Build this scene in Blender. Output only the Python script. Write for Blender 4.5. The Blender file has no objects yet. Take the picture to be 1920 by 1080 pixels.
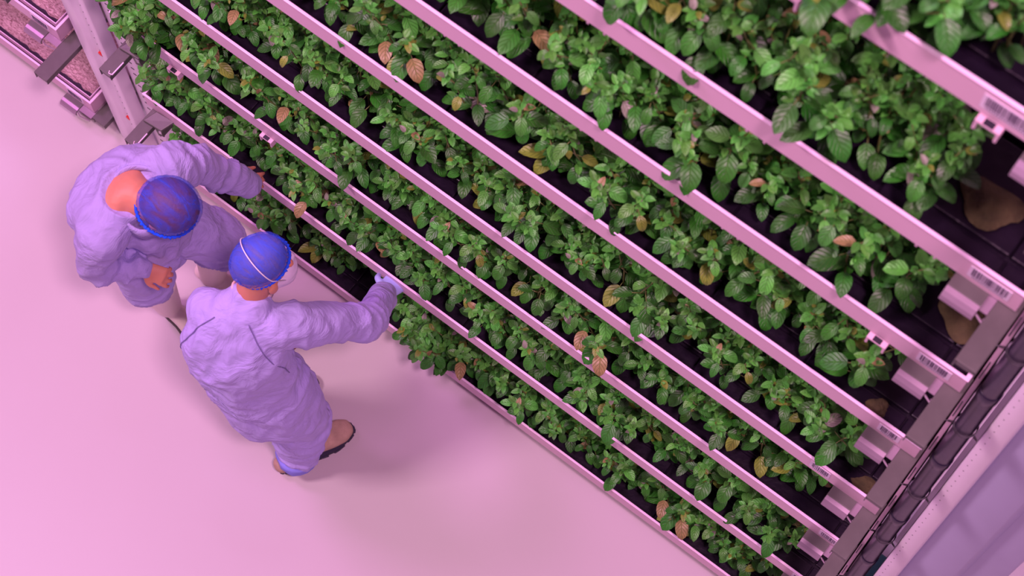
import bpy, bmesh, math, random
import numpy as np
from mathutils import Vector, Matrix, noise
random.seed(7)
scene = bpy.context.scene
COL = scene.collection

# ------------------------------------------------------------ camera, world, lights, exposure
cam_data = bpy.data.cameras.new('camera')
cam = bpy.data.objects.new('camera', cam_data); COL.objects.link(cam); scene.camera = cam
_r = Vector((0.79086, 0.61198, -0.00483)); _u = Vector((-0.57153, 0.74136, 0.35176)); _f = Vector((-0.21885, 0.27543, -0.93608))
_m = Matrix((_r, _u, -_f)).transposed().to_4x4(); _m.translation = Vector((0, -1.72, 7.48308))
cam.matrix_world = _m
cam_data.sensor_width = 36.0; cam_data.lens = 3685.33 / 1920 * 36.0
cam_data.clip_start = .05; cam_data.clip_end = 60
cam_data.dof.use_dof = True; cam_data.dof.focus_distance = 6.7; cam_data.dof.aperture_fstop = 4.5

world = bpy.data.worlds.new('world'); scene.world = world; world.use_nodes = True
bg = world.node_tree.nodes['Background']
bg.inputs[0].default_value = (1.0, .42, .84, 1); bg.inputs[1].default_value = .15

def area(name, loc, target, size, power, color, sy=None):  # overhead lamps, all out of view
    l = bpy.data.lights.new(name, 'AREA'); l.energy = power; l.color = color; l.size = size
    l.shape = 'RECTANGLE'; l.size_y = sy or size
    o = bpy.data.objects.new(name, l); COL.objects.link(o); o.location = loc
    o.rotation_euler = (Vector(target) - Vector(loc)).to_track_quat('-Z', 'Y').to_euler()
    return o
area('unseen_overhead_light', (1.7, -1.7, 11.0), (-1.2, -.3, 1.2), .8, 640, (1.0, .50, .78))
area('unseen_overhead_light', (-4.6, -3.4, 9.0), (-2.2, -.6, .4), 1.2, 430, (1.0, .60, .78))
area('unseen_overhead_light', (-5.6, -.9, 7.0), (-4.0, -.8, 0), 1.4, 190, (1.0, .34, 1.0))  # unseen magenta lamp, added to tint and brighten the left floor
area('unseen_overhead_light', (-3.0, 1.6, 9.5), (-1.8, 0, 1.0), 1.2, 210, (.74, .46, 1.0))
scene.view_settings.view_transform = 'Standard'; scene.view_settings.look = 'None'
scene.view_settings.gamma = 1.0; scene.view_settings.use_curve_mapping = False
scene.view_settings.exposure = 0.0

# ------------------------------------------------------------ helpers
def lin(h):
    c = [int(h[i:i + 2], 16) / 255 for i in (0, 2, 4)]
    return tuple(x / 12.92 if x < .04045 else ((x + .055) / 1.055) ** 2.4 for x in c) + (1,)

def new_mat(name, color, rough=.6, spec=.5, metal=0, nscale=0, namp=.15, bump=0, bscale=40, coat=0, sub=0, sheen=0):
    m = bpy.data.materials.new(name); m.use_nodes = True
    nt = m.node_tree; b = nt.nodes['Principled BSDF']
    b.inputs['Base Color'].default_value = color; b.inputs['Roughness'].default_value = rough
    b.inputs['Specular IOR Level'].default_value = spec; b.inputs['Metallic'].default_value = metal
    b.inputs['Coat Weight'].default_value = coat; b.inputs['Sheen Weight'].default_value = sheen
    if sub:
        b.inputs['Subsurface Weight'].default_value = sub; b.inputs['Subsurface Radius'].default_value = (.02, .008, .005)
        b.inputs['Subsurface Scale'].default_value = .5
    tc = nt.nodes.new('ShaderNodeTexCoord')
    if nscale:
        n = nt.nodes.new('ShaderNodeTexNoise'); n.inputs['Scale'].default_value = nscale; n.inputs['Detail'].default_value = 6
        nt.links.new(tc.outputs['Object'], n.inputs['Vector'])
        mx = nt.nodes.new('ShaderNodeMix'); mx.data_type = 'RGBA'
        mx.inputs[6].default_value = tuple(c * (1 - namp) for c in color[:3]) + (1,)
        mx.inputs[7].default_value = tuple(min(1, c * (1 + namp)) for c in color[:3]) + (1,)
        nt.links.new(n.outputs['Fac'], mx.inputs[0]); nt.links.new(mx.outputs[2], b.inputs['Base Color'])
    if bump:
        n2 = nt.nodes.new('ShaderNodeTexNoise'); n2.inputs['Scale'].default_value = bscale; n2.inputs['Detail'].default_value = 4
        nt.links.new(tc.outputs['Object'], n2.inputs['Vector'])
        bp = nt.nodes.new('ShaderNodeBump'); bp.inputs['Strength'].default_value = bump; bp.inputs['Distance'].default_value = .01 if bscale != 7 else .035; n2.inputs['Distortion'].default_value = 0 if bscale != 7 else 1.4
        nt.links.new(n2.outputs['Fac'], bp.inputs['Height']); nt.links.new(bp.outputs['Normal'], b.inputs['Normal'])
    return m

M = {}
M['floor'] = new_mat('floor_resin', (.59, .545, .55, 1), .55, .3, nscale=.8, namp=.05, bump=.03, bscale=3)
M['wall'] = new_mat('wall_paint', (.7, .6, .66, 1), .8)
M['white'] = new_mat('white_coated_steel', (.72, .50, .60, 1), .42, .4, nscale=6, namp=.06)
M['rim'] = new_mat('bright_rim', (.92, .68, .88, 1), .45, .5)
M['post'] = new_mat('post_steel', (.90, .84, .90, 1), .4, .5, nscale=8, namp=.05)
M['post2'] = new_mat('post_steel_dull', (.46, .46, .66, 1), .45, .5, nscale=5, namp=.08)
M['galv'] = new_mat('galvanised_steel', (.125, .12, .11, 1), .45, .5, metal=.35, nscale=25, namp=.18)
M['galv2'] = new_mat('galvanised_steel_lit', (.36, .27, .34, 1), .35, .6, metal=.4, nscale=18, namp=.15)  # lighter copy of the steel, carries the light on the rolled edge
M['liner'] = new_mat('dark_liner', (.008, .004, .012, 1), .33, .3, nscale=14, namp=.5, bump=.2, bscale=30)
M['black'] = new_mat('black_plastic', (.012, .008, .02, 1), .5)
M['algae'] = new_mat('algae_crust', (.07, .055, .02, 1), .9, nscale=30, namp=.7, bump=.8, bscale=60)
M['label'] = new_mat('paper_label', (.80, .70, .82, 1), .6)
M['ink'] = new_mat('label_ink', (.10, .07, .13, 1), .6)
M['red'] = new_mat('red_plug', (.85, .02, .015, 1), .4)
M['pipe'] = new_mat('purple_pipe', (.020, .013, .036, 1), .32, .4, nscale=9, namp=.6, coat=.0, bump=.1, bscale=14)
M['wire'] = new_mat('wire_clamp', (.05, .045, .055, 1), .35, .6, metal=.6)
M['teal'] = new_mat('teal_plastic', (.01, .12, .13, 1), .4)
M['wood'] = new_mat('orange_edge', (.85, .42, .28, 1), .5)
M['rim_black'] = new_mat('rim_gap', (.02, .01, .03, 1), .6)
M['coat'] = new_mat('lavender_cloth', (.47, .42, .83, 1), .85, .2, nscale=5, namp=.05, bump=.65, bscale=7, sheen=.1)
M['coat1'] = new_mat('lavender_cloth_worn', (.43, .38, .72, 1), .85, .2, nscale=5, namp=.06, bump=.65, bscale=7, sheen=.1)
M['cuff'] = new_mat('blue_cloth_cuff', (.28, .30, .85, 1), .85, .2)
M['glove'] = new_mat('pale_blue_glove', (.45, .55, .95, 1), .5, .4)
M['collar'] = new_mat('pale_collar', (.80, .58, .56, 1), .8, .2)
M['skin'] = new_mat('skin', (.66, .27, .17, 1), .5, .4, nscale=20, namp=.06, sub=.15)
M['mask'] = new_mat('white_mask', (.75, .66, .85, 1), .8, .2)
M['strap'] = new_mat('white_elastic', (.9, .85, .95, 1), .6)
M['boot_tan'] = new_mat('tan_suede', (.50, .36, .26, 1), .8, .2, nscale=26, namp=.35, bump=.3, bscale=80)
M['sole'] = new_mat('black_rubber_sole', (.02, .015, .05, 1), .6)
M['boot_white'] = new_mat('white_rubber', (.90, .80, .72, 1), .4, .4, nscale=8, namp=.05)
M['sole_dark'] = new_mat('dark_sole', (.06, .045, .05, 1), .6)
M['eye'] = new_mat('eye', (.6, .6, .6, 1), .2)
M['brow'] = new_mat('hair_brown', (.17, .055, .035, 1), .6, bump=.4, bscale=60)
M['hair_grey'] = new_mat('hair_grey', (.24, .17, .22, 1), .6, bump=.4, bscale=60)
M['stem'] = new_mat('plant_stem', (.17, .20, .05, 1), .5, nscale=9, namp=.3)

# growing mat: fuzzy pale fibre
def mat_fibre():
    m = new_mat('growing_mat', (.60, .42, .36, 1), .95, .1); nt = m.node_tree; b = nt.nodes['Principled BSDF']
    tc = nt.nodes.new('ShaderNodeTexCoord'); mp = nt.nodes.new('ShaderNodeMapping'); mp.inputs['Scale'].default_value = (1, 2.4, 1)
    mp.inputs['Rotation'].default_value = (0, 0, .6)
    n = nt.nodes.new('ShaderNodeTexNoise'); n.inputs['Scale'].default_value = 60; n.inputs['Detail'].default_value = 8; n.inputs['Distortion'].default_value = 1.2
    nt.links.new(tc.outputs['Object'], mp.inputs[0]); nt.links.new(mp.outputs[0], n.inputs['Vector'])
    r = nt.nodes.new('ShaderNodeValToRGB'); r.color_ramp.elements[0].position = .32; r.color_ramp.elements[1].position = .62
    r.color_ramp.elements[0].color = (.28, .15, .16, 1); r.color_ramp.elements[1].color = (.78, .55, .58, 1)
    nt.links.new(n.outputs['Fac'], r.inputs[0]); nt.links.new(r.outputs[0], b.inputs['Base Color'])
    bp = nt.nodes.new('ShaderNodeBump'); bp.inputs['Strength'].default_value = .9; bp.inputs['Distance'].default_value = .01
    nt.links.new(n.outputs['Fac'], bp.inputs['Height']); nt.links.new(bp.outputs['Normal'], b.inputs['Normal'])
    return m
M['fibre'] = mat_fibre()

# leaf: per leaf tint from a colour attribute, veins from uv
def mat_leaf():
    m = bpy.data.materials.new('basil_leaf'); m.use_nodes = True; nt = m.node_tree; N = nt.nodes; Lk = nt.links; b = N['Principled BSDF']
    at = N.new('ShaderNodeAttribute'); at.attribute_name = 'tint'
    uv = N.new('ShaderNodeUVMap'); sp = N.new('ShaderNodeSeparateXYZ'); Lk.new(uv.outputs[0], sp.inputs[0])
    def mt(op, a, bb=None, cc=None):
        n = N.new('ShaderNodeMath'); n.operation = op
        for i, v in enumerate((a, bb, cc)):
            if v is None: continue
            if isinstance(v, (int, float)): n.inputs[i].default_value = v
            else: Lk.new(v, n.inputs[i])
        return n.outputs[0]
    au = mt('ABSOLUTE', mt('SUBTRACT', sp.outputs[0], .5))           # 0 midrib .. .5 edge
    mid = mt('SMOOTH_MIN', mt('MULTIPLY', au, 26), 1.0, .3)          # 0 on midrib
    side = mt('ABSOLUTE', mt('SUBTRACT', mt('FRACT', mt('SUBTRACT', mt('MULTIPLY', sp.outputs[1], 5.5), mt('MULTIPLY', au, 4.0))), .5))
    side = mt('MINIMUM', mt('MULTIPLY', mt('SUBTRACT', .5, side), 7), 1.0)
    vein = mt('MINIMUM', mid, side)                                   # 0 on veins, 1 between
    mx = N.new('ShaderNodeMix'); mx.data_type = 'RGBA'; mx.inputs[0].default_value = .35
    vm = mt('MULTIPLY', mt('SUBTRACT', 1.0, vein), .30)
    Lk.new(vm, mx.inputs[0]); Lk.new(at.outputs['Color'], mx.inputs[6]); mx.inputs[7].default_value = (.22, .48, .12, 1)
    nz = N.new('ShaderNodeTexNoise'); nz.inputs['Scale'].default_value = 45; tc = N.new('ShaderNodeTexCoord'); Lk.new(tc.outputs['Object'], nz.inputs['Vector'])
    hs = N.new('ShaderNodeHueSaturation'); Lk.new(mx.outputs[2], hs.inputs['Color']); Lk.new(mt('ADD', mt('MULTIPLY', nz.outputs['Fac'], .7), .65), hs.inputs['Value'])
    Lk.new(hs.outputs[0], b.inputs['Base Color'])
    b.inputs['Roughness'].default_value = .44; b.inputs['Specular IOR Level'].default_value = .75
    bp = N.new('ShaderNodeBump'); bp.inputs['Strength'].default_value = .7; bp.inputs['Distance'].default_value = .003
    Lk.new(mt('ADD', vein, mt('MULTIPLY', nz.outputs['Fac'], .5)), bp.inputs['Height']); Lk.new(bp.outputs['Normal'], b.inputs['Normal'])
    tr = N.new('ShaderNodeBsdfTranslucent'); Lk.new(hs.outputs[0], tr.inputs['Color'])
    ms = N.new('ShaderNodeMixShader'); ms.inputs[0].default_value = .18
    Lk.new(b.outputs[0], ms.inputs[1]); Lk.new(tr.outputs[0], ms.inputs[2]); Lk.new(ms.outputs[0], N['Material Output'].inputs[0])
    return m
M['leaf'] = mat_leaf()

# hair net: thin blue fleece, gathered, partly see-through
def mat_net(name, col, fac):
    m = bpy.data.materials.new(name); m.use_nodes = True; nt = m.node_tree; N = nt.nodes; b = N['Principled BSDF']
    b.inputs['Base Color'].default_value = col; b.inputs['Roughness'].default_value = .7
    tc = N.new('ShaderNodeTexCoord'); mp = N.new('ShaderNodeMapping'); mp.inputs['Scale'].default_value = (9, 30, 14); mp.inputs['Rotation'].default_value = (.4, .3, .7)
    w = N.new('ShaderNodeTexNoise'); w.inputs['Scale'].default_value = 1.0; w.inputs['Detail'].default_value = 7; w.inputs['Distortion'].default_value = 1.6
    nt.links.new(tc.outputs['Object'], mp.inputs[0]); nt.links.new(mp.outputs[0], w.inputs['Vector'])
    bp = N.new('ShaderNodeBump'); bp.inputs['Strength'].default_value = .5; bp.inputs['Distance'].default_value = .008
    nt.links.new(w.outputs['Fac'], bp.inputs['Height']); nt.links.new(bp.outputs['Normal'], b.inputs['Normal'])
    t = N.new('ShaderNodeBsdfTransparent'); ms = N.new('ShaderNodeMixShader')
    r = N.new('ShaderNodeMapRange'); r.inputs['From Min'].default_value = .3; r.inputs['From Max'].default_value = .7
    r.inputs['To Min'].default_value = fac - .22; r.inputs['To Max'].default_value = fac + .22
    nt.links.new(w.outputs['Fac'], r.inputs['Value']); nt.links.new(r.outputs[0], ms.inputs[0])
    nt.links.new(t.outputs[0], ms.inputs[1]); nt.links.new(b.outputs[0], ms.inputs[2]); nt.links.new(ms.outputs[0], N['Material Output'].inputs[0])
    return m
M['net'] = mat_net('blue_hair_net', (.03, .12, .98, 1), .36)
M['net2'] = mat_net('blue_hair_net_pale', (.05, .13, .98, 1), .50)
M['band'] = new_mat('blue_elastic_band', (.01, .10, 1.0, 1), .7, .3, bump=.5, bscale=60)

class MB:
    def __init__(s): s.v = []; s.f = []; s.mi = []
    def add(s, vs, fs, mi=0):
        o = len(s.v); s.v += [tuple(v) for v in vs]; s.f += [tuple(i + o for i in f) for f in fs]; s.mi += [mi] * len(fs)
    def box(s, x0, x1, y0, y1, z0, z1, mi=0, M=None):
        vs = [Vector((x, y, z)) for x in (x0, x1) for y in (y0, y1) for z in (z0, z1)]
        if M: vs = [M @ v for v in vs]
        s.add(vs, [(0, 1, 3, 2), (4, 6, 7, 5), (0, 4, 5, 1), (2, 3, 7, 6), (0, 2, 6, 4), (1, 5, 7, 3)], mi)
    def prism(s, poly, z0, z1, mi=0, f=None):
        n = len(poly); g = f or (lambda x, y, z: (x, y, z))
        s.add([g(x, y, z0) for x, y in poly] + [g(x, y, z1) for x, y in poly],
              [tuple(range(n))[::-1], tuple(range(n, 2 * n))] + [(i, (i + 1) % n, n + (i + 1) % n, n + i) for i in range(n)], mi)
    def tube(s, pts, r, n=8, mi=0, cap=True, flat=1.0, ref=(0, 0, 1)):
        pts = [Vector(p) for p in pts]; rr = r if isinstance(r, (list, tuple)) else [r] * len(pts); vs = []
        for i, p in enumerate(pts):
            t = (pts[min(i + 1, len(pts) - 1)] - pts[max(i - 1, 0)]).normalized()
            rf = Vector(ref)
            if abs(t.dot(rf)) > .95: rf = Vector((1, 0, 0))
            a = (rf - t * rf.dot(t)).normalized(); c = t.cross(a)
            for k in range(n):
                an = 2 * math.pi * k / n; vs.append(p + (a * math.cos(an) * flat + c * math.sin(an)) * rr[i])
        fs = [(i * n + k, i * n + (k + 1) % n, (i + 1) * n + (k + 1) % n, (i + 1) * n + k) for i in range(len(pts) - 1) for k in range(n)]
        if cap: fs += [tuple(range(n))[::-1], tuple(range((len(pts) - 1) * n, len(pts) * n))]
        s.add(vs, fs, mi)
    def build(s, name, mats, parent=None, smooth=False, bevel=0):
        me = bpy.data.meshes.new(name); me.from_pydata(s.v, [], s.f)
        for m in (mats if isinstance(mats, (list, tuple)) else [mats]): me.materials.append(m)
        me.polygons.foreach_set('material_index', s.mi); me.polygons.foreach_set('use_smooth', [smooth] * len(me.polygons)); me.update()
        o = bpy.data.objects.new(name, me); COL.objects.link(o); o.parent = parent
        if bevel:
            b = o.modifiers.new('bevel', 'BEVEL'); b.width = bevel; b.segments = 2; b.limit_method = 'ANGLE'
        return o

def tag(o, label=None, cat=None, group=None, kind=None):
    if label: o['label'] = label
    if cat: o['category'] = cat
    if group: o['group'] = group
    if kind: o['kind'] = kind
    return o
def empty(name, loc=(0, 0, 0), rz=0):
    o = bpy.data.objects.new(name, None); COL.objects.link(o); o.location = loc; o.rotation_euler[2] = rz; o.empty_display_size = .1
    return o

# ------------------------------------------------------------ setting
b = MB(); b.box(-14, 8, -9, 6, -.1, 0); tag(b.build('floor', M['floor']), kind='structure')
b = MB(); b.box(-14, 8, 4.0, 4.1, 0, 7); tag(b.build('wall_back', M['wall']), kind='structure')

HS = [.22, .854, 1.488, 2.019, 2.626, 3.189, 3.743, 4.374]
XR, XL = -.038, -3.12
LV = ['lowest level', 'second level up', 'third level up', 'fourth level up', 'fourth level from top', 'third level from top', 'second level from top', 'top level']

def tray_meshes(root, x0, x1, h, depth=.60, liner='liner', lab=None):
    t = .006; hb = h - .088
    b = MB()
    b.box(x0, x1, 0, t, hb, h); b.box(x0, x1, depth - t, depth, hb, h)
    b.box(x0, x0 + t, t, depth - t, hb, h); b.box(x1 - t, x1, t, depth - t, hb, h); b.box(x0 + t, x1 - t, t, depth - t, hb, hb + .006)
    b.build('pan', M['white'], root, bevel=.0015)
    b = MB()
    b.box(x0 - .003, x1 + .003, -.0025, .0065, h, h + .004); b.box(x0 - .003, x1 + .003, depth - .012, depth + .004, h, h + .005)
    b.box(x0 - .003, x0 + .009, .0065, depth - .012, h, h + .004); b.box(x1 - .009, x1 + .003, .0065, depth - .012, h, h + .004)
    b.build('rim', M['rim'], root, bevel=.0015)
    if lab:
        a, c = lab; b = MB(); zc = h - .042
        b.box(a, c, -.0012, 0, zc - .025, zc + .025, 0)
        rnd = random.Random(int(h * 1000)); x = a + .008
        while x < c - .009:
            w = rnd.choice((.0012, .002, .0034)); b.box(x, x + w, -.0020, -.0012, zc - .012, zc + .020, 1); x += w + rnd.choice((.0014, .002, .0032))
        x = a + .012
        while x < c - .014:
            b.box(x, x + .003, -.0020, -.0012, zc - .020, zc - .0165, 1); x += .0052
        o = b.build('barcode_label', [M['label'], M['ink']], root); o['label'] = 'white sticker with dark barcode on the tray front'

def grow_tray(k):
    h = HS[k]
    root = empty('grow_tray', (0, 0, 0))
    lab = {1: (-.155, -.085), 2: (-.150, -.085), 3: (-.273, -.205), 4: (-.160, -.094), 5: (-.165, -.075), 6: (-.163, -.063), 7: (-.295, -.180)}.get(k)
    tray_meshes(root, XL, XR, h, lab=lab)
    # dark gullies inside, running lengthwise with cross seams
    b = MB(); z = h - .080
    b.box(XL + .008, XR - .008, .008, .592, z, z + .018)
    for i, (y0, y1) in enumerate(((.012, .070), (.078, .30), (.31, .588))):
        x = XL + .01
        while x < XR - .02:
            x1 = min(x + .30, XR - .01); b.box(x, x1 - .004, y0, y1, z + .018, z + .026 + .006 * i); x = x1
    b.build('liner', M['liner'], root, bevel=.004)
    # square cross tubes whose open ends show under the lip
    for x in (-.262, -.70, -1.13, -1.56, -1.99, -2.42, -2.84):
        q = MB(); z1 = h - .090
        yf = -.016 if (k, x) in ((2, -2.84), (2, -2.42), (5, -.262), (7, -.262), (7, -.70)) else .012
        q.box(x - .026, x + .026, yf, .58, z1 - .006, z1)
        q.box(x - .026, x - .020, yf, .58, z1 - .034, z1 - .006); q.box(x + .020, x + .026, yf, .58, z1 - .034, z1 - .006)
        q.box(x - .011, x + .011, yf + .001, yf + .015, z1, z1 + .0012, 1)
        q.build('cross_tube', [M['white'], M['black']], root)
    tag(root, 'long white tray of basil plants, %s of the rack' % LV[k], 'grow tray')
    return root
for k in range(8): grow_tray(k)

# algae patches on the tray beds near the right ends
for (k, xa, xb, ya, yb) in ((5, -.19, -.07, .09, .20), (6, -.28, -.14, .10, .2), (4, -.22, -.16, .02, .07), (3, -.15, -.06, .02, .07)):
    b = MB(); n = 26; rnd = random.Random(k * 9 + int(xa * 100)); vs = []; zz = HS[k] - .052 + (.01 if k > 4 else -.004)
    cx, cy = (xa + xb) / 2, (ya + yb) / 2
    for j in range(4):
        for i in range(n):
            a = 2 * math.pi * i / n; w = (1 - j / 3.6) * (1 + .18 * math.sin(3 * a + k) + .08 * rnd.random())
            vs.append((cx + (xb - xa) / 2 * w * math.cos(a), cy + (yb - ya) / 2 * w * math.sin(a), zz + (0, .005, .009, .010)[j] + .002 * rnd.random()))
    fs = [(j * n + i, j * n + (i + 1) % n, (j + 1) * n + (i + 1) % n, (j + 1) * n + i) for j in range(3) for i in range(n)] + [tuple(range(3 * n, 4 * n))]
    b.add(vs, fs); o = b.build('algae_crust', M['algae'], None, True)
    tag(o, 'brown mossy crust patch in the tray, %s, near its right end' % LV[k], 'algae')

# ------------------------------------------------------------ seedling rack on the left (growing mat trays)
for k in range(3):
    h = HS[k]; root = empty('seedling_tray')
    tray_meshes(root, -5.2, -3.56, h, lab={0: (-3.70, -3.61), 1: (-3.70, -3.61)}.get(k))
    b = MB(); t = .0035
    b.box(-5.19, -3.575, .018, .021, h - .03, h + .008); b.box(-3.578, -3.575, .021, .585, h - .03, h + .008)
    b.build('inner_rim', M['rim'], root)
    b = MB(); b.box(-5.19, -3.57, .008, .59, h - .08, h - .055); b.build('liner', M['rim_black'], root)
    # fibrous mat with an uneven edge
    nx, ny = 150, 46; vs = []; x0, x1, y0, y1 = -5.18, -3.592, .046, .585
    for j in range(ny):
        for i in range(nx):
            x = x0 + (x1 - x0) * i / (nx - 1); y = y0 + (y1 - y0) * j / (ny - 1)
            if j < 2: y += .010 * noise.noise(Vector((x * 30, k, 0)))
            if i > nx - 3: x += .006 * noise.noise(Vector((k, y * 30, 0)))
            z = h - .020 + .006 * noise.noise(Vector((x * 22, y * 40, k))) + .004 * noise.noise(Vector((x * 70, y * 110, k)))
            if j == 0 or i == nx - 1: z = h - .075
            vs.append((x, y, z))
    fs = [(j * nx + i, j * nx + i + 1, (j + 1) * nx + i + 1, (j + 1) * nx + i) for j in range(ny - 1) for i in range(nx - 1)]
    b = MB(); b.add(vs, fs); b.build('growing_mat', M['fibre'], root, True)
    tag(root, ('white tray of bare pinkish growing mat nearest the floor, left of the tall post',
               'white tray of bare growing mat on the second level, left of the tall post',
               'white tray of bare growing mat on the third level, left of the tall post')[k], 'seedling tray')

# ------------------------------------------------------------ shelf brackets
def bracket(kind, x, h, label, tip=-.160):
    """arm under a tray end, protruding toward the aisle, with a hooked tongue plate"""
    root = empty('shelf_bracket', (x, 0, h - .092))
    w = .026 if kind != 'seed' else .033
    a = MB(); a.box(-w, w, tip, .60, -.004, 0); a.box(-w, -w + .003, tip, .60, -.045, -.004); a.box(w - .003, w, tip, .60, -.030, -.004)
    a.box(-w + .003, w - .003, tip + .003, tip + .006, -.030, -.004)
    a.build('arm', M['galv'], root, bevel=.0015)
    if kind == 'left':     # folded cap plate lying over the arm
        t = MB(); zt = .018
        t.add([(-.016, -.062, zt), (.004, -.004, zt + .006), (.086, .004, zt + .004), (.068, -.054, zt),
               (-.016, -.062, zt - .014), (.004, -.004, zt - .008), (.086, .004, zt - .01), (.068, -.054, zt - .014)],
              [(0, 3, 2, 1), (4, 5, 6, 7), (0, 1, 5, 4), (1, 2, 6, 5), (2, 3, 7, 6), (3, 0, 4, 7)])
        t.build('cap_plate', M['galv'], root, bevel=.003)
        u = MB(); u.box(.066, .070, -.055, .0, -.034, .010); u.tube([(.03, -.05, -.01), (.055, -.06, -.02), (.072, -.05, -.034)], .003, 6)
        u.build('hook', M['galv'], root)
        s = MB(); s.box(w - .001, w + .003, -.150, -.09, -.002, .002); s.tube([(w, -.150, .001), (w - .012, -.152, .001), (w - .016, -.143, .001)], .002, 6); s.build('weld_edge', M['rim'], root)
    else:                  # tongue plate with rolled front edge, to the left of the arm
        tx0, tx1 = (-.128, -.046) if kind == 'right' else (-.19, -.10)
        ty = -.062 if kind == 'right' else -.050
        prof = [(.03, .006), (ty + .030, .006), (ty + .014, .004), (ty + .005, -.003), (ty, -.013), (ty + .003, -.022), (ty + .006, -.022), (ty + .004, -.012), (ty + .009, -.004), (ty + .016, 0), (.03, .002)]
        t = MB(); t.prism(prof, tx0, tx1, f=lambda y, z, xx: (xx, y, z)); t.build('tongue', M['galv'], root)  # dark steel holds the shade on the plate top
        t = MB(); t.prism([(ty + .026, .0075), (ty + .013, .0055), (ty + .003, -.002), (ty - .002, -.013), (ty, -.013), (ty + .005, -.003), (ty + .014, .004), (ty + .026, .006)], tx0 + .001, tx1 - .001, f=lambda y, z, xx: (xx, y, z)); t.build('lit_rolled_edge', M['galv2'], root)  # lit front edge put into the colour as a lighter skin
        u = MB(); u.tube([(tx1, ty + .012, -.004), (tx1 + .020, ty + .004, -.006), (-w, ty + .012, -.003)], .0028, 6)
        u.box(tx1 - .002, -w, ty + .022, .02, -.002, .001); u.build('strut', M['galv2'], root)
    tag(root, label, 'shelf bracket', 'galvanised shelf brackets')
    return root
for k in range(8):
    bracket('right', -.055, HS[k], 'grey metal shelf bracket under the right tray end, %s' % LV[k])
for k in range(1, 7):
    bracket('left', -3.026 if k == 2 else -3.068, HS[k] - .002, 'grey metal shelf bracket under the basil tray left end, %s' % LV[k])
for k in range(3):
    bracket('seed', -3.523, HS[k], 'grey metal shelf bracket under the bare mat tray, %s' % LV[k], -.02 if k == 0 else -.16)

# ------------------------------------------------------------ posts
def post(x0, label, plugs=()):
    root = empty('rack_post', (x0, .02, 0)); H = 5.3 if x0 > -1 else 4.6
    big = x0 > -1
    def sheet(pts, th=.004):
        b = MB(); n = len(pts)
        off = [(p[0], p[1] + th) for p in pts][::-1]
        b.prism(pts + off, 0, H); return b
    # front channel: flange with dots, rounded shoulder, central rib, shoulder, return edge
    fr = [(0, .05), (0, .004), (.004, 0), (.052, 0), (.060, .004), (.066, .016), (.074, .020), (.104, .020), (.112, .016), (.118, .004), (.126, 0), (.150, 0), (.154, .004), (.156, .05)]
    if big: fr = [(0, .05), (0, .004), (.004, 0), (.050, 0), (.056, .006), (.060, .030)]
    fm = sheet(fr)
    rr = [(.150, .10), (.156, .062), (.170, .056), (.232, .056), (.242, .060), (.250, .075), (.275, .080), (.310, .090), (.311, .16)]
    if big: rr = [(.058, .07), (.058, .032), (.066, .026), (.182, .026), (.190, .032), (.205, .060), (.290, .064), (.300, .07), (.31, .16)]
    rm = sheet(rr)
    big = x0 > -1; z = .1; d = fm
    while z < H:
        if not big: d.tube([(.088, .0200, z), (.088, .0188, z)], .0034, 8, mi=1)
        if big: d.tube([(.016, .0004, z + .02), (.016, -.0008, z + .02)], .0018, 8, mi=1)
        z += .05
    z = .08
    while z < H:
        if not big: rm.box(.196, .212, .0545, .0562, z, z + .006, 1)
        z += .05
    fm.build('front_channel', [M['post'], M['galv']], root, True).modifiers.new('es', 'EDGE_SPLIT').split_angle = .9
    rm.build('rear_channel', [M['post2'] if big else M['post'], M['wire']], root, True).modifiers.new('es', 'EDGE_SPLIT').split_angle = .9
    for zp in plugs:
        q = MB(); q.tube([(.09, .022, zp), (.09, .012, zp)], .011, 6); q.build('red_plug', M['red'], root)
    tag(root, label, 'rack post'); return root
post(-3.46, 'tall white perforated rack post with red plugs between the seedling trays and the basil rack', (.83, .27))
post(.064, 'large white perforated rack post at the right end of the basil rack, beside the pipe')
for x0, l in ((-3.40, 'rear white rack post behind the left end of the basil rack'), (.064, 'rear white rack post behind the right end of the basil rack')):
    b = MB(); b.box(x0, x0 + .10, .56, .60, 0, 4.6); tag(b.build('rear_rack_post', M['post']), l, 'rack post')

# ------------------------------------------------------------ drain pipe with joints and wire clamps
root = empty('drain_pipe', (.018, .045, 0)); px, py = 0, 0
b = MB(); b.tube([(0, 0, 0), (0, 0, 4.9)], .026, 28); b.build('pipe', M['pipe'], root, True).modifiers.new('es', 'EDGE_SPLIT').split_angle = .9
for k in range(8):
    h = HS[k]
    b = MB(); b.tube([(0, 0, h - .125), (0, 0, h - .12), (0, 0, h - .07), (0, 0, h - .066)], [.0265, .0285, .0285, .0265], 28)
    b.tube([(0, 0, h - .10), (-.04, .05, h - .10), (-.05, .10, h - .10)], .018, 12); b.build('joint', M['pipe'], root, True)
    b = MB()
    for dz in (.20, .212):
        b.tube([(.030 * math.cos(a), .030 * math.sin(a), h + dz + .004 * math.sin(a)) for a in [i * math.pi / 12 for i in range(25)]], .0016, 5, cap=False)
    for sgn, y in ((-1, -.012), (1, -.012)):
        b.tube([(sgn * .030, y, h + .20), (sgn * .048, y - .008, h + .206), (sgn * .050, y - .010, h + .212), (sgn * .030, y, h + .212)], .0015, 5)
    b.build('wire_clamp', M['wire'], root, True)
tag(root, 'dark purple vertical drain pipe between the tray ends and the big white post', 'pipe')
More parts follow.
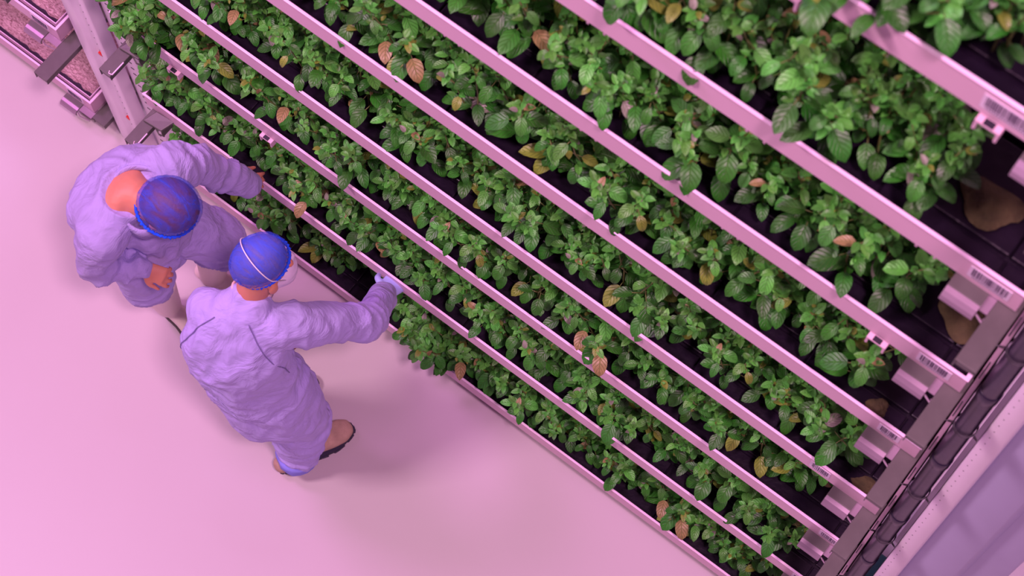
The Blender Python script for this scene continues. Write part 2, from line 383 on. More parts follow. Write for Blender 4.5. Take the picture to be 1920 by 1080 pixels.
# slim slotted upright left of the pipe
root = empty('slotted_strip', (-.020, .05, 0)); b = MB(); b.box(-.012, -.006, 0, .03, 0, 4.8); b.box(-.012, .010, .0, .003, 0, 4.8); b.box(.006, .010, 0, .03, 0, 4.8)
b.build('strip', M['white'], root)
d = MB(); z = .12
while z < 4.7: d.box(-.003, .000, -.001, 0, z, z + .12); z += .30
d.build('slot', M['black'], root)
tag(root, 'slim pink slotted upright strip directly left of the purple pipe', 'upright strip')
b = MB(); b.box(.03, .12, .22, .40, 0, .30); tag(b.build('crate', M['teal'], bevel=.006), 'teal plastic crate on the floor behind the foot of the pipe', 'crate')

# ------------------------------------------------------------ basil plants
def leaf(b, uvs, tints, base, dirv, up, L, W, curl, cup, tint, rows=6):
    """one blade: 5 across, rows+1 along; midrib fold, cupping, tip curl"""
    d = dirv.normalized(); s = d.cross(up)
    if s.length < 1e-3: s = Vector((1, 0, 0))
    s.normalize(); n = s.cross(d); p = base.copy(); o = len(b.v); vs = []; ang = 0
    for j in range(rows + 1):
        t = j / rows; w = W * (math.sin(math.pi * min(1, t ** .82 * .96 + .04)) ** .62) * (1 - .12 * t) if j < rows else .001
        dd = d * math.cos(ang) - n * math.sin(ang); nn = n * math.cos(ang) + d * math.sin(ang)
        if j: p = p + dd * (L / rows)
        ang = curl * t
        for u in (-1, -.55, 0, .55, 1):
            lift = cup * abs(u) ** 1.4 * w * .5 - .18 * cup * w * (1 if abs(u) > .9 else 0)
            pk = .045 * L * math.sin(t * 15 + abs(u) * 4) * (1 - abs(abs(u) - .55) * 1.8) * .5
            vs.append(p + s * (u * w * .5) + nn * (lift + pk)); uvs.append(((u + 1) / 2, t)); tints.append(tint)
    fs = [(j * 5 + i, j * 5 + i + 1, (j + 1) * 5 + i + 1, (j + 1) * 5 + i) for j in range(rows) for i in range(4)]
    b.add(vs, fs)

def pick_tint(rnd, young, v):
    x = rnd.random()
    if x < .006 + .012 * (v % 5 == 0): return (.36, .27, .10)       # browning
    if x < .022: return (.36, .36, .28)                             # faded
    if x < .06: return (.26, .36, .04)                              # yellowing
    g = rnd.uniform(.5, 1.2)
    if young: return (.095 * g + rnd.uniform(0, .04), .54 * g, .060 * g)
    return (.026 * g + rnd.uniform(0, .012), .245 * g, .014 * g)

def basil(v):
    rnd = random.Random(100 + v); b = MB(); st = MB(); uvs = []; tints = []
    nst = rnd.choice((5, 5, 6))
    for s in range(nst):
        a = 2 * math.pi * (s + rnd.random() * .6) / nst; rad = rnd.uniform(.012, .05)
        p0 = Vector((rad * math.cos(a), rad * math.sin(a) * .7, -.012)); lean = Vector((math.cos(a), math.sin(a) * (.45 if math.sin(a) < 0 else .8), 0)) * rnd.uniform(.05, .38) + Vector((0, -.05, 0))
        Ht = rnd.uniform(.22, .36); nn = rnd.choice((4, 5, 5)); pts = []; az = rnd.random() * 6.28
        for i in range(nn + 1):
            t = i / nn; pts.append(p0 + Vector((0, 0, Ht * t)) + lean * Ht * t * (.5 + .5 * t) + Vector((rnd.uniform(-.006, .006), rnd.uniform(-.006, .006), 0)))
        st.tube(pts, [.0032 - .0018 * i / nn for i in range(nn + 1)], 5)
        for i in range(1, nn + 1):
            t = i / nn; az += math.pi / 2 + rnd.uniform(-.3, .3); top = i == nn
            for sd in (0, 1):
                an = az + math.pi * sd + rnd.uniform(-.2, .2); el = rnd.uniform(-.25, .35) + (.35 if top else 0)
                L = (rnd.uniform(.028, .042) if top else rnd.uniform(.046, .078) * (1.1 - .35 * t)); W = L * rnd.uniform(.56, .72)
                d = Vector((math.cos(an) * math.cos(el), math.sin(an) * math.cos(el), math.sin(el)))
                pet = L * rnd.uniform(.15, .5) * (.4 if top else 1); q = pts[i] + d * pet
                if not top: st.tube([pts[i], q], [.0014, .0011], 4)
                leaf(b, uvs, tints, q, d + Vector((0, 0, -.12)), Vector((0, 0, 1)), L, W, rnd.uniform(.3, 1.5) * (.5 if top else 1), rnd.uniform(.15, .75), pick_tint(rnd, top or t > .75, v))
            if top or (i >= 2 and rnd.random() < .75):   # rosette / axillary shoots
                for r in range(rnd.choice((6, 7, 8))):
                    an = rnd.random() * 6.28; el = rnd.uniform(.1, 1.0); L = rnd.uniform(.014, .032); off = Vector((rnd.uniform(-.016, .016), rnd.uniform(-.016, .016), rnd.uniform(0, .014)))
                    d = Vector((math.cos(an) * math.cos(el), math.sin(an) * math.cos(el), math.sin(el)))
                    leaf(b, uvs, tints, pts[i] + off, d, Vector((0, 0, 1)), L, L * .62, rnd.uniform(.2, 1.1), rnd.uniform(.3, .9), pick_tint(rnd, True, v), 4)
    me = bpy.data.meshes.new('foliage'); me.from_pydata(b.v, [], b.f); me.materials.append(M['leaf'])
    me.polygons.foreach_set('use_smooth', [True] * len(me.polygons))
    ul = me.uv_layers.new(name='UVMap'); lv = np.empty(len(me.loops), dtype=np.int32); me.loops.foreach_get('vertex_index', lv)
    ul.data.foreach_set('uv', np.array(uvs, dtype=np.float32)[lv].ravel())
    ca = me.color_attributes.new('tint', 'FLOAT_COLOR', 'POINT'); ca.data.foreach_set('color', np.hstack([np.array(tints, dtype=np.float32), np.ones((len(tints), 1), dtype=np.float32)]).ravel())
    me.update()
    sm = bpy.data.meshes.new('stem'); sm.from_pydata(st.v, [], st.f); sm.materials.append(M['stem']); sm.polygons.foreach_set('use_smooth', [True] * len(sm.polygons)); sm.update()
    return me, sm
VAR = [basil(v) for v in range(14)]
ROW = ['front row', 'second row', 'third row']
def place_plant(x, y, z, rz, sc, label, group, v, tx=0):
    root = empty('basil_plant', (x, y, z), 0); root.rotation_euler = (tx, 0, rz); root.scale = (sc, sc, sc)
    for nm, me in (('foliage', VAR[v][0]), ('stem', VAR[v][1])):
        o = bpy.data.objects.new(nm, me); COL.objects.link(o); o.parent = root
    tag(root, label, 'plant', group)
rnd = random.Random(5)
X0 = [-3.08, -3.09, -3.11, -2.86, -2.2, -1.66, -1.12, -.62]
X1 = [-.18, -.20, -.20, -.17, -.22, -.24, -.26, -.30]
for k in range(8):
    for row in range(2 if k < 5 else 3):
        x = X0[k] + rnd.uniform(0, .05) + .05 * row; xe = X1[k] - (.02 * row)
        while x < xe:
            if k == 0 and row == 0 and -2.24 < x < -2.04: x += .12; continue
            f = (x + 3.1) / 3.06; sec = 'toward the left end' if f < .34 else 'midway along' if f < .67 else 'toward the right end'
            g = '%s, %s, %s' % (ROW[row], LV[k], sec)
            y = (.106, .22, .33)[row] + rnd.uniform(-.015, .015)
            place_plant(x, y, HS[k] - .030, rnd.uniform(-.9, .9) + rnd.choice((0, 0, math.pi)), rnd.uniform(.85, 1.15), 'leafy basil plant in the ' + g, 'basil in the ' + g, rnd.randrange(14), rnd.uniform(-.03, .15))
            x += rnd.uniform(.112, .142) if row == 0 else rnd.uniform(.125, .15)
for x, y, tx, v, sc in ((-1.86, .05, .30, 3, 1.0), (-1.77, .03, .42, 6, 1.05), (-1.67, .05, .36, 9, 1.0), (-1.82, .10, .2, 1, 1.05)):
    place_plant(x, y, HS[0] - .05, .4 * v, sc, 'bushy basil clump spilling over the lip of the lowest tray, beside the gloved hand', 'basil clump spilling over the lowest lip', v, tx)
for x, y, tx, v, sc in ((-3.05, .06, .32, 2, 1.05), (-2.93, .05, .28, 8, 1.1), (-2.98, .10, .1, 11, 1.1)):
    place_plant(x, y, HS[2] - .05, .7 * v, sc, 'bushy basil clump hanging over the third tray corner beside the red-plugged post', 'basil clump over the third tray corner', v, tx)
for x, y, tx, v, sc in ((-.62, .06, .20, 5, 1.05), (-.52, .05, .26, 12, 1.05)):
    place_plant(x, y, HS[7] - .05, .9 * v, sc, 'large basil plant drooping over the lip of the topmost tray, toward its right end', 'basil drooping over the top tray lip', v, tx)
#PERSONS
# ------------------------------------------------------------ people
def vec(*a): return Vector(a)
def resample(pts, sub=5):
    """catmull-rom on (x,y,z,ra,rb) rows"""
    P = [np.array(p, float) for p in pts]; P = [2 * P[0] - P[1]] + P + [2 * P[-1] - P[-2]]; out = []
    for i in range(1, len(P) - 2):
        for j in range(sub):
            t = j / sub
            q = .5 * ((2 * P[i]) + (P[i + 1] - P[i - 1]) * t + (2 * P[i - 1] - 5 * P[i] + 4 * P[i + 1] - P[i + 2]) * t * t + (3 * P[i] - P[i - 1] - 3 * P[i + 1] + P[i + 2]) * t ** 3)
            q[3:] = np.maximum(q[3:], .002); out.append(q)
    out.append(P[-2]); return out
def chain(b, pts, side=(1, 0, 0), n=20, sub=5, cap=.75):
    P = resample([p if len(p) == 5 else (*p, p[3]) for p in pts], sub) if sub > 1 else [np.array(p if len(p) == 5 else (*p, p[3]), float) for p in pts]
    C = [Vector(p[:3]) for p in P]; rings = []
    T = [(C[min(i + 1, len(C) - 1)] - C[max(i - 1, 0)]).normalized() for i in range(len(C))]
    def ring(c, t, ra, rb):
        s = Vector(side); s = s - t * s.dot(t); s.normalize(); w = t.cross(s)
        return [c + s * (ra * math.cos(2 * math.pi * k / n)) + w * (rb * math.sin(2 * math.pi * k / n)) for k in range(n)]
    def endcap(i, sg):
        r = min(P[i][3], P[i][4]); o = []
        for a in (.35, .7, .95): o.append(ring(C[i] + T[i] * sg * r * cap * math.sin(a * math.pi / 2), T[i], P[i][3] * math.cos(a * math.pi / 2), P[i][4] * math.cos(a * math.pi / 2)))
        return o
    rings = endcap(0, -1)[::-1] + [ring(C[i], T[i], P[i][3], P[i][4]) for i in range(len(C))] + endcap(len(C) - 1, 1)
    vs = [v for r in rings for v in r]
    fs = [(i * n + k, i * n + (k + 1) % n, (i + 1) * n + (k + 1) % n, (i + 1) * n + k) for i in range(len(rings) - 1) for k in range(n)]
    fs += [tuple(range(n))[::-1], tuple(range((len(rings) - 1) * n, len(rings) * n))]
    b.add(vs, fs)
def ball(b, c, F, S, U, rf, rs, ru, n=20, m=12):
    vs = []
    for j in range(m + 1):
        th = math.pi * j / m
        th = min(max(th, .02), math.pi - .02)
        for i in range(n):
            ph = 2 * math.pi * i / n; vs.append(c + F * (rf * math.sin(th) * math.cos(ph)) + S * (rs * math.sin(th) * math.sin(ph)) + U * (ru * math.cos(th)))
    fs = [(j * n + i, (j + 1) * n + i, (j + 1) * n + (i + 1) % n, j * n + (i + 1) % n) for j in range(m) for i in range(n)] + [tuple(range(n)), tuple(range(m * n, (m + 1) * n))[::-1]]
    b.add(vs, fs)
def organic(name, b, voxel, iters, mat, parent, off, deform=None):
    """join all shapes of b into one continuous skin, smooth it, optionally displace it"""
    o = b.build(name + '_raw', mat)
    r = o.modifiers.new('r', 'REMESH'); r.mode = 'VOXEL'; r.voxel_size = voxel
    s = o.modifiers.new('s', 'SMOOTH'); s.factor = .5; s.iterations = iters
    dg = bpy.context.evaluated_depsgraph_get(); dg.update()
    me = bpy.data.meshes.new_from_object(o.evaluated_get(dg)); me.name = name
    bpy.data.objects.remove(o)
    n = len(me.vertices); co = np.empty(n * 3, dtype=np.float32); me.vertices.foreach_get('co', co); co = co.reshape(-1, 3)
    if deform:
        no = np.empty(n * 3, dtype=np.float32); me.vertices.foreach_get('normal', no); no = no.reshape(-1, 3)
        co = deform(co, no)
    co = co - np.array(off, dtype=np.float32)
    me.vertices.foreach_set('co', co.astype(np.float32).ravel()); me.polygons.foreach_set('use_smooth', [True] * len(me.polygons))
    me.materials.clear(); me.materials.append(mat); me.update()
    q = bpy.data.objects.new(name, me); COL.objects.link(q); q.parent = parent
    return q
def folds(foci, base=.0035, seed=0, dents=()):
    """foci: (centre, axis, spacing, amplitude, reach): creases across axis that die away with distance"""
    def f(co, no):
        d = np.zeros(len(co))
        nz = np.array([noise.noise(Vector((float(p[0]) * 7 + seed, float(p[1]) * 7, float(p[2]) * 4.5))) for p in co])
        n2 = np.array([noise.noise(Vector((float(p[0]) * 17 + seed, float(p[1]) * 17, float(p[2]) * 9))) for p in co])
        d += base * (1 - np.abs(nz) * 4) + base * .55 * (1 - np.abs(n2) * 4)
        for q, (c, ax, sp, am, R) in enumerate(foci):
            v = co - np.array(c); a = np.array(ax, float); a /= np.linalg.norm(a); r = np.linalg.norm(v, axis=1)
            al = v @ a; pe = v - al[:, None] * a
            for i in np.nonzero(r < 2.1 * R)[0]:
                z = noise.noise(Vector((float(al[i]) / sp * .9 + 9 * q + seed, float(pe[i][0] + pe[i][2]) / sp * .22, float(pe[i][1] - pe[i][2]) / sp * .22)))
                d[i] += am * 1.5 * (.8 - 4.2 * min(abs(z), .45)) * math.exp(-(r[i] / R) ** 2)
        out = co + no * d[:, None]
        for c, R, push in dents:
            r = np.linalg.norm((out - np.array(c)) , axis=1); w = np.clip(1 - (r / R) ** 2, 0, 1) ** .7
            out = out + w[:, None] * np.array(push)
        return out
    return f
def hand(b, wrist, d, nrm, thumb_side, curl=.5, s=1.0, spread=.12):
    """palm and five tapering bent fingers; d: pointing, nrm: back of hand, thumb_side: +-1"""
    d = Vector(d).normalized(); nrm = Vector(nrm); nrm = (nrm - d * nrm.dot(d)).normalized(); sd = d.cross(nrm) * thumb_side
    w = Vector(wrist)
    chain(b, [(*w, .026 * s, .019 * s), (*(w + d * .03 * s), .034 * s, .017 * s), (*(w + d * .085 * s), .041 * s, .014 * s)], side=sd, n=16)
    for i, (o, L) in enumerate(((.031, .072), (.0105, .080), (-.0105, .074), (-.030, .058))):
        p = w + d * (.082 if i < 3 else .076) * s + sd * o * s; dd = (d + sd * spread * (1.5 - i) * .8).normalized(); pts = [(*p, .0088 * s)]
        a = 0
        for j, fr in enumerate((.45, .30, .25)):
            a += curl * (1 + .12 * i) * (.7, 1, .6)[j]; q = dd * math.cos(a) - nrm * math.sin(a); p = p + q * L * fr * s; pts.append((*p, (.0080, .0074, .0062)[j] * s))
        chain(b, pts, side=sd, n=10, sub=3)
    p = w + d * .025 * s + sd * .026 * s; t1 = (d * .65 + sd * .75 - nrm * .25).normalized(); t2 = (d * .9 + sd * .2 - nrm * .4).normalized()
    chain(b, [(*p, .013 * s), (*(p + t1 * .034 * s), .011 * s), (*(p + t1 * .034 * s + t2 * .03 * s), .0092 * s), (*(p + t1 * .034 * s + t2 * .054 * s), .0072 * s)], side=sd, n=10, sub=3)
def head(b, c, F, S, U, s=1.0, neck=None, neck_r=.056):
    """skull, jaw, brow, nose, ears"""
    k = lambda f, r, u: c + (F * f + S * r + U * u) * s
    ball(b, k(-.008, 0, .015), F, S, U, .094 * s, .074 * s, .092 * s)
    ball(b, k(.022, 0, -.052), F, S, U, .066 * s, .056 * s, .062 * s)
    ball(b, k(.062, 0, -.088), F, S, U, .024 * s, .026 * s, .020 * s)
    chain(b, [(*k(.084, 0, .022), .009 * s), (*k(.102, 0, -.012), .012 * s), (*k(.100, 0, -.022), .014 * s, .012 * s)], side=S, n=10, sub=3)
    ball(b, k(.080, .030, .016), F, S, U, .016 * s, .022 * s, .010 * s); ball(b, k(.080, -.030, .016), F, S, U, .016 * s, .022 * s, .010 * s)
    ball(b, k(.080, 0, -.052), F, S, U, .014 * s, .024 * s, .008 * s)
    for sg in (1, -1): ball(b, k(-.006, .078 * sg, -.026), F, S, U, .019 * s, .010 * s, .034 * s)
    if neck: chain(b, [(*Vector(neck), neck_r * 1.15 * s), (*((Vector(neck) + k(-.028, 0, -.06)) / 2), neck_r * s), (*k(-.020, 0, -.05), neck_r * s)], side=S)
def net(parent, off, c, F, S, U, rf, rs, ru, mat, hair_mat, hair_s=.93, bandmat=None, tilt=.35, ext=.70):
    """bouffant net: a gathered dome with a ruffled elastic edge, over hair"""
    F2 = (F * math.cos(tilt) + U * math.sin(tilt)).normalized(); U2 = (U * math.cos(tilt) - F * math.sin(tilt)).normalized(); off = Vector(off)
    n, m = 96, 26; vs = []
    for j in range(m + 1):
        t = j / m; th = t * math.pi * ext
        for i in range(n):
            ph = 2 * math.pi * i / n; pk = 1 + .014 * math.sin(ph * 23 + 2 * math.sin(ph * 3)) * t ** 1.5 + .02 * noise.noise(Vector((math.cos(ph) * 3, math.sin(ph) * 3, t * 3)))
            rad = math.sin(th) if th < 1.75 else math.sin(1.75) * (1 - .10 * (th - 1.75) / .45)
            vs.append(c + (F2 * rf * rad * math.cos(ph) + S * rs * rad * math.sin(ph)) * pk + U2 * ru * (math.cos(th) if th < 1.2 else math.cos(th)) - off)
    b = MB(); b.add(vs, [(j * n + i, (j + 1) * n + i, (j + 1) * n + (i + 1) % n, j * n + (i + 1) % n) for j in range(m) for i in range(n)])
    o = b.build('hair_net', mat, parent, True)
    b = MB(); th = math.pi * ext; pts = []; rr = []
    for i in range(121):
        ph = 2 * math.pi * i / 120; w = math.sin(1.75) * .95 * (1 + .018 * math.sin(ph * 37) + .012 * math.sin(ph * 61))
        pts.append(c + F2 * rf * w * math.cos(ph) + S * rs * w * math.sin(ph) + U2 * (ru * (math.cos(th)) + .002 * math.sin(ph * 53)) - off); rr.append(.0055 + .0018 * math.sin(ph * 43))
    b.tube(pts, rr, 8, cap=False); b.build('elastic_band', bandmat, o, True)
    b = MB(); ball(b, c - off, F2, S, U2, rf * hair_s, rs * hair_s, ru * hair_s, 32, 20)
    h = b.build('hair', hair_mat, parent, True)
    return o
def footwear(parent, off, heel, toe, shaft, mat, solemat, name='boot', hgt=.075, lugs=True, w=.050):
    heel = Vector(heel); toe = Vector(toe); off = Vector(off); d = (toe - heel); L = d.length; d.normalize(); s = Vector((d.y, -d.x, 0)); up = Vector((0, 0, 1))
    b = MB(); z0 = .028
    sec = [(.045, .034, .040), (.14, .036, .048), (.30, .036, .052), (.50, .037, .046), (.68, .046, .038), (.84, .047, .031), (.93, .034, .024)]
    chain(b, [(*(heel + d * L * t + up * (z0 + h * .8)), wd * w / .050, h) for t, wd, h in sec], side=s, n=20)
    chain(b, shaft, side=s, n=20)
    chain(b, [(*(heel + d * L * .22 + up * .05), .044, .040), (*shaft[-1][:3], shaft[-1][3])], side=s, n=20, sub=3)
    bt = organic(name, b, .006, 4, mat, parent, off)
    b = MB(); out = []
    for i in range(40):
        a = 2 * math.pi * i / 40; x = (1 - math.cos(a)) / 2; wd = (.040 + .012 * math.exp(-((x - .72) / .24) ** 2) - .005 * math.exp(-((x - .42) / .12) ** 2)) * abs(math.sin(a)) ** .62 * (w / .05)
        p = heel + d * (L * x) + s * wd * (1 if math.sin(a) > 0 else -1); out.append((p.x - off.x, p.y - off.y))
    b.prism(out, .010, .030)
    if lugs:
        for i in range(40):
            p = Vector((*out[i], 0)); q = Vector((*out[(i + 1) % 40], 0)); 
            if i % 3 == 2: continue
            c = Vector((heel.x + d.x * L / 2 - off.x, heel.y + d.y * L / 2 - off.y, 0)); n1 = (p - c).normalized() * .003
            a, e = p + n1, q + n1; a2, e2 = p + (c - p) * .25, q + (c - q) * .25
            b.prism([(a.x, a.y), (e.x, e.y), (e2.x, e2.y), (a2.x, a2.y)], 0, .018)
    else: b.prism(out, 0, .012)
    b.build('sole', solemat, bt, False)
    return bt
def collar_loop(parent, off, pts, h, mat, name='collar', outdir=(0, 0, 1), th=.004):
    """a band standing along a closed curve"""
    n = len(pts); pts = [Vector(p) - Vector(off) for p in pts]; up = Vector(outdir).normalized() * h; c = sum(pts, Vector()) / n; K = 8; loop = []
    for i in range(n):
        a, b_, c_, d_ = pts[i - 1], pts[i], pts[(i + 1) % n], pts[(i + 2) % n]
        for j in range(K):
            t = j / K; loop.append(.5 * ((2 * b_) + (c_ - a) * t + (2 * a - 5 * b_ + 4 * c_ - d_) * t * t + (3 * b_ - a - 3 * c_ + d_) * t ** 3))
    b = MB(); m = len(loop); vs = []
    for p in loop:
        o = (p - c).normalized() * th
        vs += [p - up * .6 + o * 2.2, p + up * .5 + o, p + up * .6, p + up * .5 - o, p - up * .6 - o]
    fs = [(i * 5 + k, ((i + 1) % m) * 5 + k, ((i + 1) % m) * 5 + (k + 1) % 5, i * 5 + (k + 1) % 5) for i in range(m) for k in range(5)]
    b.add(vs, fs); return b.build(name, mat, parent, True)
Zv = Vector((0, 0, 1))

# ---- the worker standing nearer the camera, back turned, reaching in under the second tray
off = Vector((-2.08, -.50, 0)); S = Vector((.875, .485, 0)).normalized()
hF = Vector((.34, .92, -.16)).normalized(); hU = (Zv - hF * Zv.dot(hF)).normalized(); hS = hF.cross(hU); hc = Vector((-2.042, -.424, 1.622))
b = MB(); head(b, hc, hF, hS, hU, .93, neck=(-2.065, -.490, 1.47), neck_r=.058)
chain(b, [(-2.03, -.60, .86, .14, .11), (-2.05, -.61, 1.05, .14, .10), (-2.06, -.60, 1.25, .16, .11), (-2.05, -.55, 1.40, .13, .075), (-2.05, -.52, 1.46, .06, .05)], side=S)
chain(b, [(-1.93, -.48, 1.375, .05), (-1.82, -.245, 1.10, .04), (-1.905, -.07, .855, .028)], side=S)
chain(b, [(-2.17, -.60, 1.375, .05), (-2.16, -.48, 1.13, .04), (-2.11, -.42, .96, .028)], side=S)
hand(b, (-1.907, -.064, .848), (-.06, .62, -.5), (.2, .5, .8), -1, .25, .80)
hand(b, (-2.11, -.42, .96), (.5, .2, -.7), (-.5, .6, .4), 1, .7, .9)
chain(b, [(-1.95, -.57, .90, .085), (-1.93, -.53, .50, .06), (-1.975, -.59, .10, .045)], side=S)
chain(b, [(-2.11, -.63, .90, .085), (-2.13, -.55, .50, .06), (-2.19, -.54, .10, .045)], side=S)
p2 = organic('person', b, .0055, 3, M['skin'], None, off); p2.location = off
tag(p2, 'person in lavender coverall and blue hair net with tan boots, arm reaching under a tray', 'person')
b = MB()
chain(b, [(-2.00, -.595, .66, .185, .145), (-2.015, -.60, .85, .180, .150), (-2.05, -.615, 1.06, .180, .145), (-2.065, -.605, 1.25, .190, .140), (-2.055, -.555, 1.390, .155, .100), (-2.062, -.500, 1.480, .078, .066)], side=S, n=28)
chain(b, [(-2.01, -.535, 1.395, .075), (-1.935, -.48, 1.375, .078, .082), (-1.865, -.345, 1.23, .074, .070), (-1.815, -.245, 1.105, .067, .070), (-1.85, -.155, .98, .058), (-1.900, -.075, .865, .050)], side=S)
chain(b, [(-2.10, -.575, 1.395, .075), (-2.185, -.60, 1.36, .078, .08), (-2.18, -.54, 1.23, .070), (-2.165, -.48, 1.13, .064), (-2.13, -.44, 1.03, .055), (-2.112, -.422, .97, .048)], side=S)
coat2 = organic('coverall_top', b, .008, 5, M['coat'], p2, off, folds([
    ((-1.82, -.25, 1.10), (-.3, .5, -.8), .075, .006, .12), ((-1.93, -.44, 1.30), (.3, .6, -.2), .09, .006, .15), ((-2.15, -.70, 1.0), (.4, -.2, 1), .055, .007, .22),
    ((-1.93, -.55, 1.0), (.8, .2, -.5), .07, .006, .25), ((-2.05, -.62, 1.38), (.9, .4, -.2), .05, .005, .16), ((-2.0, -.65, .75), (.9, .5, .1), .09, .010, .22)], .0045, 3))
b = MB()
chain(b, [(-2.03, -.61, .92, .16, .13), (-1.97, -.585, .80, .125, .135), (-1.935, -.545, .52, .105, .115), (-1.955, -.575, .28, .095, .105), (-1.965, -.590, .135, .088, .098)], side=S)
chain(b, [(-2.07, -.62, .92, .15, .13), (-2.12, -.62, .80, .11, .12), (-2.13, -.56, .52, .092, .10), (-2.17, -.55, .28, .085, .09), (-2.19, -.545, .135, .078, .085)], side=S)
organic('coverall_trousers', b, .008, 5, M['coat'], p2, off, folds([((-1.95, -.56, .5), (.2, .2, 1), .06, .012, .16), ((-1.96, -.58, .2), (.1, .3, 1), .045, .009, .12), ((-2.15, -.56, .3), (0, .2, 1), .05, .009, .2)], .006, 5))
b = MB(); chain(b, [(-1.968, -.592, .150, .086, .096), (-1.970, -.595, .095, .086, .096)], side=S, sub=2, cap=.1)
organic('inner_cuff', b, .007, 3, M['cuff'], p2, off, folds([], .004, 8))
collar_loop(p2, off, [(-2.124, -.505, 1.500), (-2.080, -.532, 1.505), (-2.028, -.506, 1.500), (-2.012, -.455, 1.490), (-2.05, -.425, 1.482), (-2.110, -.455, 1.488)], .022, M['collar'], outdir=(0, 0, 1))
footwear(p2, off, (-2.004, -.685, 0), (-1.885, -.368, 0), [(-1.985, -.60, .09, .050), (-1.975, -.595, .22, .055)], M['boot_tan'], M['sole'], w=.053)
footwear(p2, off, (-2.23, -.60, 0), (-2.125, -.305, 0), [(-2.205, -.55, .09, .050), (-2.195, -.545, .22, .055)], M['boot_tan'], M['sole'], w=.053)
net(p2, off, hc + hU * .050 - hF * .014 - hS * .010, hF, hS, hU, .102, .083, .085, M['net2'], M['hair_grey'], .92, M['band'], .45, .63)
# seams along the raglan shoulders: thin cords following the coat surface
def surf_cord(parent, off, cloth, pts, mat, name, r=.0020, lift=.0030):
    o = []
    for i in range(len(pts) - 1):
        for j in range(14):
            p = Vector(pts[i]).lerp(Vector(pts[i + 1]), j / 14) - Vector(off); ok, loc, nrm, _ = cloth.closest_point_on_mesh(p)
            if ok: o.append(loc + nrm * lift)
    o = [o[max(0, i - 1)] * .25 + o[i] * .5 + o[min(len(o) - 1, i + 1)] * .25 for i in range(len(o))]
    b = MB(); b.tube(o, r, 6); return b.build(name, mat, parent, True)
M['seam'] = new_mat('seam_thread', (.22, .18, .42, 1), .9)
surf_cord(p2, off, coat2, [(-2.20, -.72, 1.20), (-2.17, -.70, 1.36), (-2.10, -.62, 1.50)], M['seam'], 'shoulder_seam')
surf_cord(p2, off, coat2, [(-1.88, -.56, 1.16), (-1.94, -.60, 1.36), (-2.00, -.58, 1.50)], M['seam'], 'shoulder_seam')
# mask over nose and chin, with strap round the back of the net
b = MB(); kk = lambda f, r, u: hc + (hF * f + hS * r + hU * u) * .93
ball(b, kk(.058, 0, -.056), hF, hS, hU, .062, .066, .066, 24, 16); ball(b, kk(.098, 0, -.020), hF, hS, hU, .022, .018, .022); ball(b, kk(.030, 0, -.068), hF, hS, hU, .058, .060, .040)
mk = organic('face_mask', b, .005, 3, M['mask'], p2, off, folds([(kk(.08, 0, -.05), tuple(hU), .018, .0025, .06)], .001, 4))
b = MB(); pts = []
for i in range(41):
    a = math.pi * (-.02 + i / 40 * 1.04)
    cc = hc + hU * .050 - hF * .014 - hS * .010
    v = hS * math.cos(a) + (hU * .86 - hF * .50) * math.sin(a); k = 1 / math.sqrt((v.dot(hF) / .1050) ** 2 + (v.dot(hS) / .0860) ** 2 + (v.dot(hU) / .0900) ** 2)
    pts.append(cc + v * k - off)
pts = [kk(.055, .063, -.040) - off] + pts + [kk(.055, -.063, -.040) - off]
b.tube(pts, .0022, 6); b.build('mask_strap', M['strap'], mk, True)
for sg in (1, -1):
    b = MB(); ball(b, kk(.083, .030 * sg, .004) - off, hF, hS, hU, .011, .011, .011, 12, 8); b.build('eye', M['eye'], p2, True)
# pale glove on the reaching hand
b = MB(); chain(b, [(-1.885, -.105, .905, .036), (-1.905, -.07, .855, .034), (-1.910, -.045, .83, .036, .026)], side=S)
hand(b, (-1.906, -.066, .850), (-.06, .62, -.5), (.2, .5, .8), -1, .25, 1.10)
g2 = organic('glove', b, .004, 2, M['glove'], p2, off)

# ---- the worker behind, bent over, head bowed
off = Vector((-2.72, -.38, 0)); S = Vector((-.13, -.99, 0)).normalized(); g = Vector((.955, .295, 0)).normalized()
hU = (g * .60 + Zv * .80).normalized(); hF = (g * .80 - Zv * .60).normalized(); hS = hF.cross(hU); hc = Vector((-2.515, -.405, 1.400))
b = MB(); head(b, hc, hF, hS, hU, .98, neck=(-2.665, -.440, 1.350), neck_r=.064)
chain(b, [(-2.78, -.40, .88, .14, .11), (-2.79, -.41, 1.05, .14, .10), (-2.75, -.43, 1.22, .15, .11), (-2.69, -.44, 1.34, .12, .07), (-2.64, -.43, 1.37, .065, .06)], side=S)
chain(b, [(-2.63, -.26, 1.31, .05), (-2.60, -.14, 1.10, .04), (-2.572, -.088, .948, .027)], side=S)
chain(b, [(-2.67, -.60, 1.28, .05), (-2.70, -.632, 1.05, .030), (-2.60, -.548, .993, .026)], side=S)
hand(b, (-2.572, -.088, .948), (.42, .52, -.36), (.2, -.3, .9), -1, .45, .95)
hand(b, (-2.60, -.548, .993), (.70, .25, -.35), (.15, -.45, .85), 1, .6, .92)
chain(b, [(-2.76, -.47, .90, .085), (-2.740, -.485, .50, .05), (-2.770, -.447, .10, .04)], side=S)
chain(b, [(-2.75, -.33, .90, .085), (-2.615, -.243, .56, .05), (-2.713, -.241, .10, .04)], side=S)
p1 = organic('person', b, .0055, 3, M['skin'], None, off); p1.location = off
tag(p1, 'person in lavender coverall and blue hair net bending over, white rubber boots, bare neck', 'person')
b = MB()
chain(b, [(-2.745, -.40, .74, .175, .15), (-2.77, -.40, .90, .180, .155), (-2.775, -.41, 1.06, .190, .155), (-2.745, -.43, 1.22, .205, .155), (-2.70, -.435, 1.31, .205, .115), (-2.655, -.43, 1.355, .12, .085)], side=S, n=28)
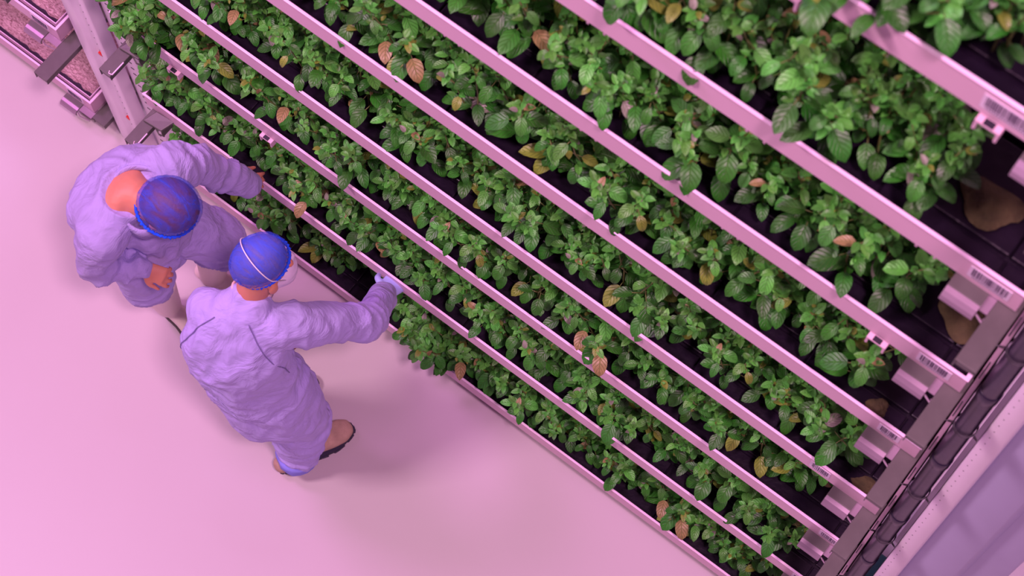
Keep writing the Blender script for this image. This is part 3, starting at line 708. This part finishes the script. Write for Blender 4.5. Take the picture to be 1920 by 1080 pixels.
chain(b, [(-2.68, -.34, 1.335, .082), (-2.635, -.25, 1.310, .084), (-2.62, -.185, 1.21, .072), (-2.60, -.140, 1.105, .066), (-2.575, -.095, 1.01, .060), (-2.538, -.050, .912, .047)], side=S)
chain(b, [(-2.69, -.52, 1.32, .085), (-2.68, -.60, 1.27, .088), (-2.70, -.64, 1.15, .076), (-2.71, -.645, 1.05, .070), (-2.655, -.60, 1.01, .060), (-2.605, -.555, .995, .050)], side=S)
chain(b, [(-2.64, -.43, 1.16, .12, .08), (-2.63, -.40, 1.02, .11, .075), (-2.66, -.40, .88, .12, .09)], side=S)
coat1 = organic('coverall_top', b, .008, 5, M['coat1'], p1, off, folds([
    ((-2.60, -.14, 1.10), (.3, .5, -.9), .07, .009, .13), ((-2.64, -.26, 1.30), (.2, 1, -.4), .055, .009, .14), ((-2.705, -.65, 1.04), (.8, .3, -.3), .05, .012, .12),
    ((-2.60, -.46, 1.05), (.5, .8, .2), .07, .008, .2), ((-2.80, -.5, 1.2), (.3, .6, 1), .07, .007, .22)], .0055, 11,
    dents=[((-2.655, -.435, 1.435), .105, (.01, 0, -.055))]))
b = MB()
chain(b, [(-2.77, -.42, .92, .155, .13), (-2.75, -.49, .80, .12, .13), (-2.73, -.50, .62, .102, .11), (-2.745, -.49, .52, .096, .10), (-2.75, -.485, .47, .086, .09)], side=S)
chain(b, [(-2.77, -.38, .92, .155, .13), (-2.69, -.31, .82, .12, .13), (-2.605, -.245, .70, .105, .11), (-2.60, -.235, .60, .10, .105), (-2.615, -.24, .55, .09, .095)], side=S)
organic('coverall_trousers', b, .008, 5, M['coat1'], p1, off, folds([((-2.60, -.24, .6), (.5, .2, 1), .05, .011, .16), ((-2.69, -.5, .5), (.3, .2, 1), .06, .010, .15)], .006, 15))
for heel, toe, sh, kn in (((-2.845, -.435, 0), (-2.545, -.458, 0), (-2.770, -.445, .10, .052), (-2.728, -.475, .46, .076)), ((-2.79, -.245, 0), (-2.50, -.205, 0), (-2.715, -.240, .10, .052), (-2.618, -.242, .55, .078))):
    mid = tuple((a + c) / 2 for a, c in zip(sh, kn))
    footwear(p1, off, heel, toe, [sh, mid, kn], M['boot_white'], M['sole_dark'], lugs=False, w=.052)
nl = [(-2.735, -.445, 1.372), (-2.712, -.375, 1.392), (-2.640, -.335, 1.385), (-2.560, -.345, 1.330), (-2.53, -.44, 1.300), (-2.56, -.515, 1.315), (-2.645, -.520, 1.355), (-2.705, -.500, 1.368)]
collar_loop(p1, off, nl, .030, M['coat1'], outdir=(-.15, 0, 1), th=.006)
net(p1, off, hc + hU * .022 - hF * .006, hF, hS, hU, .112, .100, .104, M['net'], M['brow'], .92, M['band'], .25)
for sg in (1, -1):
    b = MB(); ball(b, hc + (hF * .083 + hS * .030 * sg + hU * .004) - off, hF, hS, hU, .011, .011, .011, 12, 8); b.build('eye', M['eye'], p1, True)
